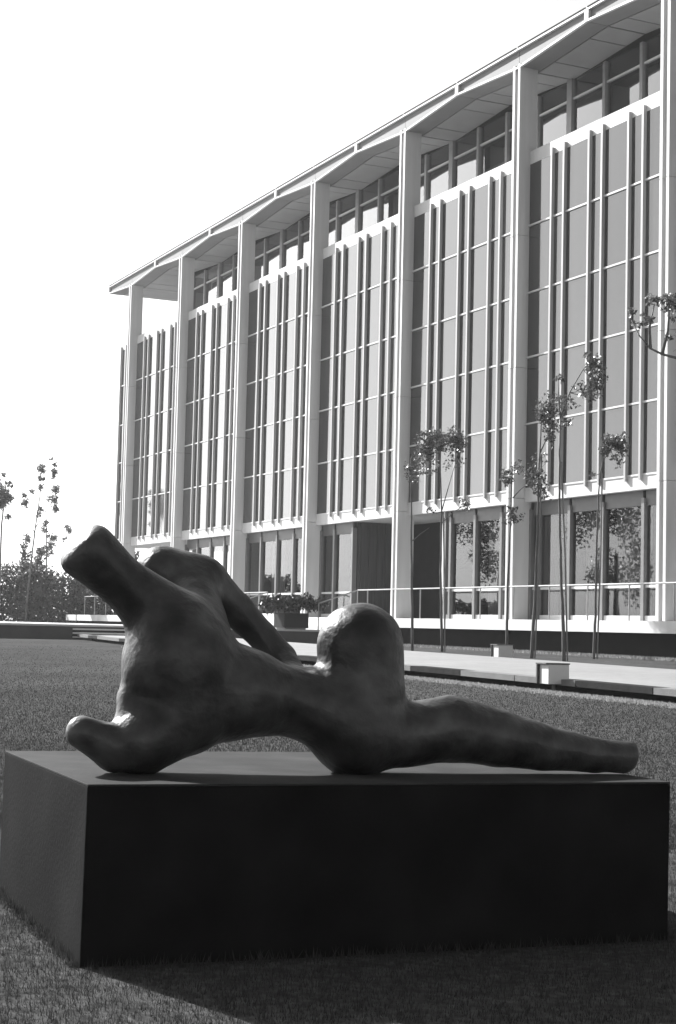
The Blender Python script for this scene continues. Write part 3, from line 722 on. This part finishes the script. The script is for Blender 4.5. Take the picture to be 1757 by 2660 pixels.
# ------------------------------------------------------------------ small site objects
def light_box(u_, v_, s, hgt, label, post):
    zz = gz(u_, v_); e = empty('box_light', W(u_, v_, zz), math.radians(19)); tag(e, label, 'box', 'white boxes along the path')
    z0 = post; z1 = post+hgt
    MB().box(-s/2, s/2, -s/2, s/2-.04, z0, z1).build('body', 'box_white', e, bevel=.006)
    MB().box(-s/2-.04, s/2, s/2-.038, s/2, z0, z1).build('back_plate', 'box_lid', e, bevel=.003)
    MB().box(-s/2-.045, s/2+.010, -s/2-.010, s/2+.008, z1+.001, z1+.022).build('lid', 'box_lid', e, bevel=.004)
    MB().tube([(-.03, -s/2+.10, -.15), (-.03, -s/2+.10, z0-.001)], .032, 8).build('post', 'bark', e)
light_box(-17.8, 13.3-V0, .335, .285, 'larger white box with dark lid on a post at the kerb', .115)
light_box(-3.9, 20.85-V0, .38, .34, 'smaller looking white box with dark lid, across the path by the trees', .06)
# ------------------------------------------------------------------ grass
def grass(name, pts, hmin, hmax, width, m, lean=.5, kind='stuff'):
    n = len(pts); a = rng.random(n)*2*math.pi; h_ = hmin+(hmax-hmin)*rng.random(n)**1.5
    wv = np.stack([np.cos(a), np.sin(a), np.zeros(n)], 1)*width[:, None]/2 if hasattr(width, '__len__') else np.stack([np.cos(a), np.sin(a), np.zeros(n)], 1)*width/2
    b = rng.random(n)*2*math.pi; ld = np.stack([np.cos(b), np.sin(b), np.zeros(n)], 1)*(h_*lean*rng.random(n))[:, None]
    tip = pts + ld + np.stack([np.zeros(n), np.zeros(n), h_], 1)
    V = np.stack([pts-wv, pts+wv, tip], 1).reshape(-1, 3); F = np.arange(3*n).reshape(-1, 3)
    o = link(name, quad_mesh(name, V, F, m)); tag(o, kind=kind); return o
gY = lambda Y: .0122*Y - .000065*Y*Y
def on_ground(x_, y_): return np.stack([x_, y_, gY(y_) - np.maximum(0, 1-y_/16)**2*(.07+.05*(x_+.8)) - .004], 1)
def not_ped(x_, y_):
    dx = x_-PO.x; dy = y_-PO.y; s = dx*math.cos(PY)+dy*math.sin(PY); t = -dx*math.sin(PY)+dy*math.cos(PY)
    return ~((s > -.005) & (s < PW+.005) & (t > -.005) & (t < PD+.005))
n = 200000; y_ = 3.2 + 6.0*rng.random(n)**1.2; x_ = (rng.random(n)*2-1)*(.23*y_+.25); ok = not_ped(x_, y_)
P = on_ground(x_[ok], y_[ok]); grass('lawn_grass', P, .008, .032, .0035, 'grass_blade')
n = 300000; y_ = 8.2 + np.minimum(rng.exponential(9., n), 50*rng.random(n)**.5); x_ = (rng.random(n)*2-1)*(.22*y_+.4)
vv = x_*math.cos(A)+y_*math.sin(A); ok = (vv < PV0+V0-.25)
P = on_ground(x_[ok], y_[ok]); grass('lawn_grass', P, .008, .03, .0042+.00030*y_[ok], 'grass_blade')
# taller pale grass left untrimmed along the kerb and the plinth wall
def edge_grass(u0, u1, v, n, hmax, wd, spread=.12):
    uu = u0+(u1-u0)*rng.random(n); v_ = v+rng.normal(size=n)*spread
    if v < -5: v_ = v_ + .04*(uu+16) + np.where(uu > -16, .0016*(uu+16)**2, 0)
    x_ = -(U0+uu)*math.sin(A)+(V0+v_)*math.cos(A); y_ = (U0+uu)*math.cos(A)+(V0+v_)*math.sin(A)
    grass('edge_grass', on_ground(x_, y_), .02, hmax, wd, 'grass_dry')
edge_grass(-26, 6, PV0-.34, 42000, .05, .026)
edge_grass(-6, 17.5, VP+.35, 22000, .12, .045)

# tufts left by the mower round the foot of the plinth
n = 3200; t_ = rng.random(n); sd_ = rng.integers(0, 4, n); off = np.abs(rng.normal(size=n))*.022+.006
ls = np.where(sd_ == 0, t_*PW, np.where(sd_ == 1, -off, np.where(sd_ == 2, PW+off, t_*PW)))
lt = np.where(sd_ == 0, -off, np.where(sd_ == 3, PD+off, t_*PD))
x_ = PO.x + ls*math.cos(PY) - lt*math.sin(PY); y_ = PO.y + ls*math.sin(PY) + lt*math.cos(PY)
grass('plinth_grass', on_ground(x_, y_), .015, .055, .005, 'grass_blade', .7)

# ------------------------------------------------------------------ thin summer haze
hz = MB().box(-315, 315, -16, 350, -1.6, 24.5).mesh('haze'); hm = bpy.data.materials.new('haze'); hm.use_nodes = True
t = hm.node_tree; t.nodes.clear(); pv = t.nodes.new('ShaderNodeVolumePrincipled'); ho = t.nodes.new('ShaderNodeOutputMaterial')
pv.inputs['Color'].default_value = (.92, .92, .92, 1); pv.inputs['Density'].default_value = .00028; pv.inputs['Anisotropy'].default_value = .35
t.links.new(pv.outputs[0], ho.inputs['Volume']); hz.materials.append(hm)
ho_ = link('haze', hz); tag(ho_, kind='stuff')
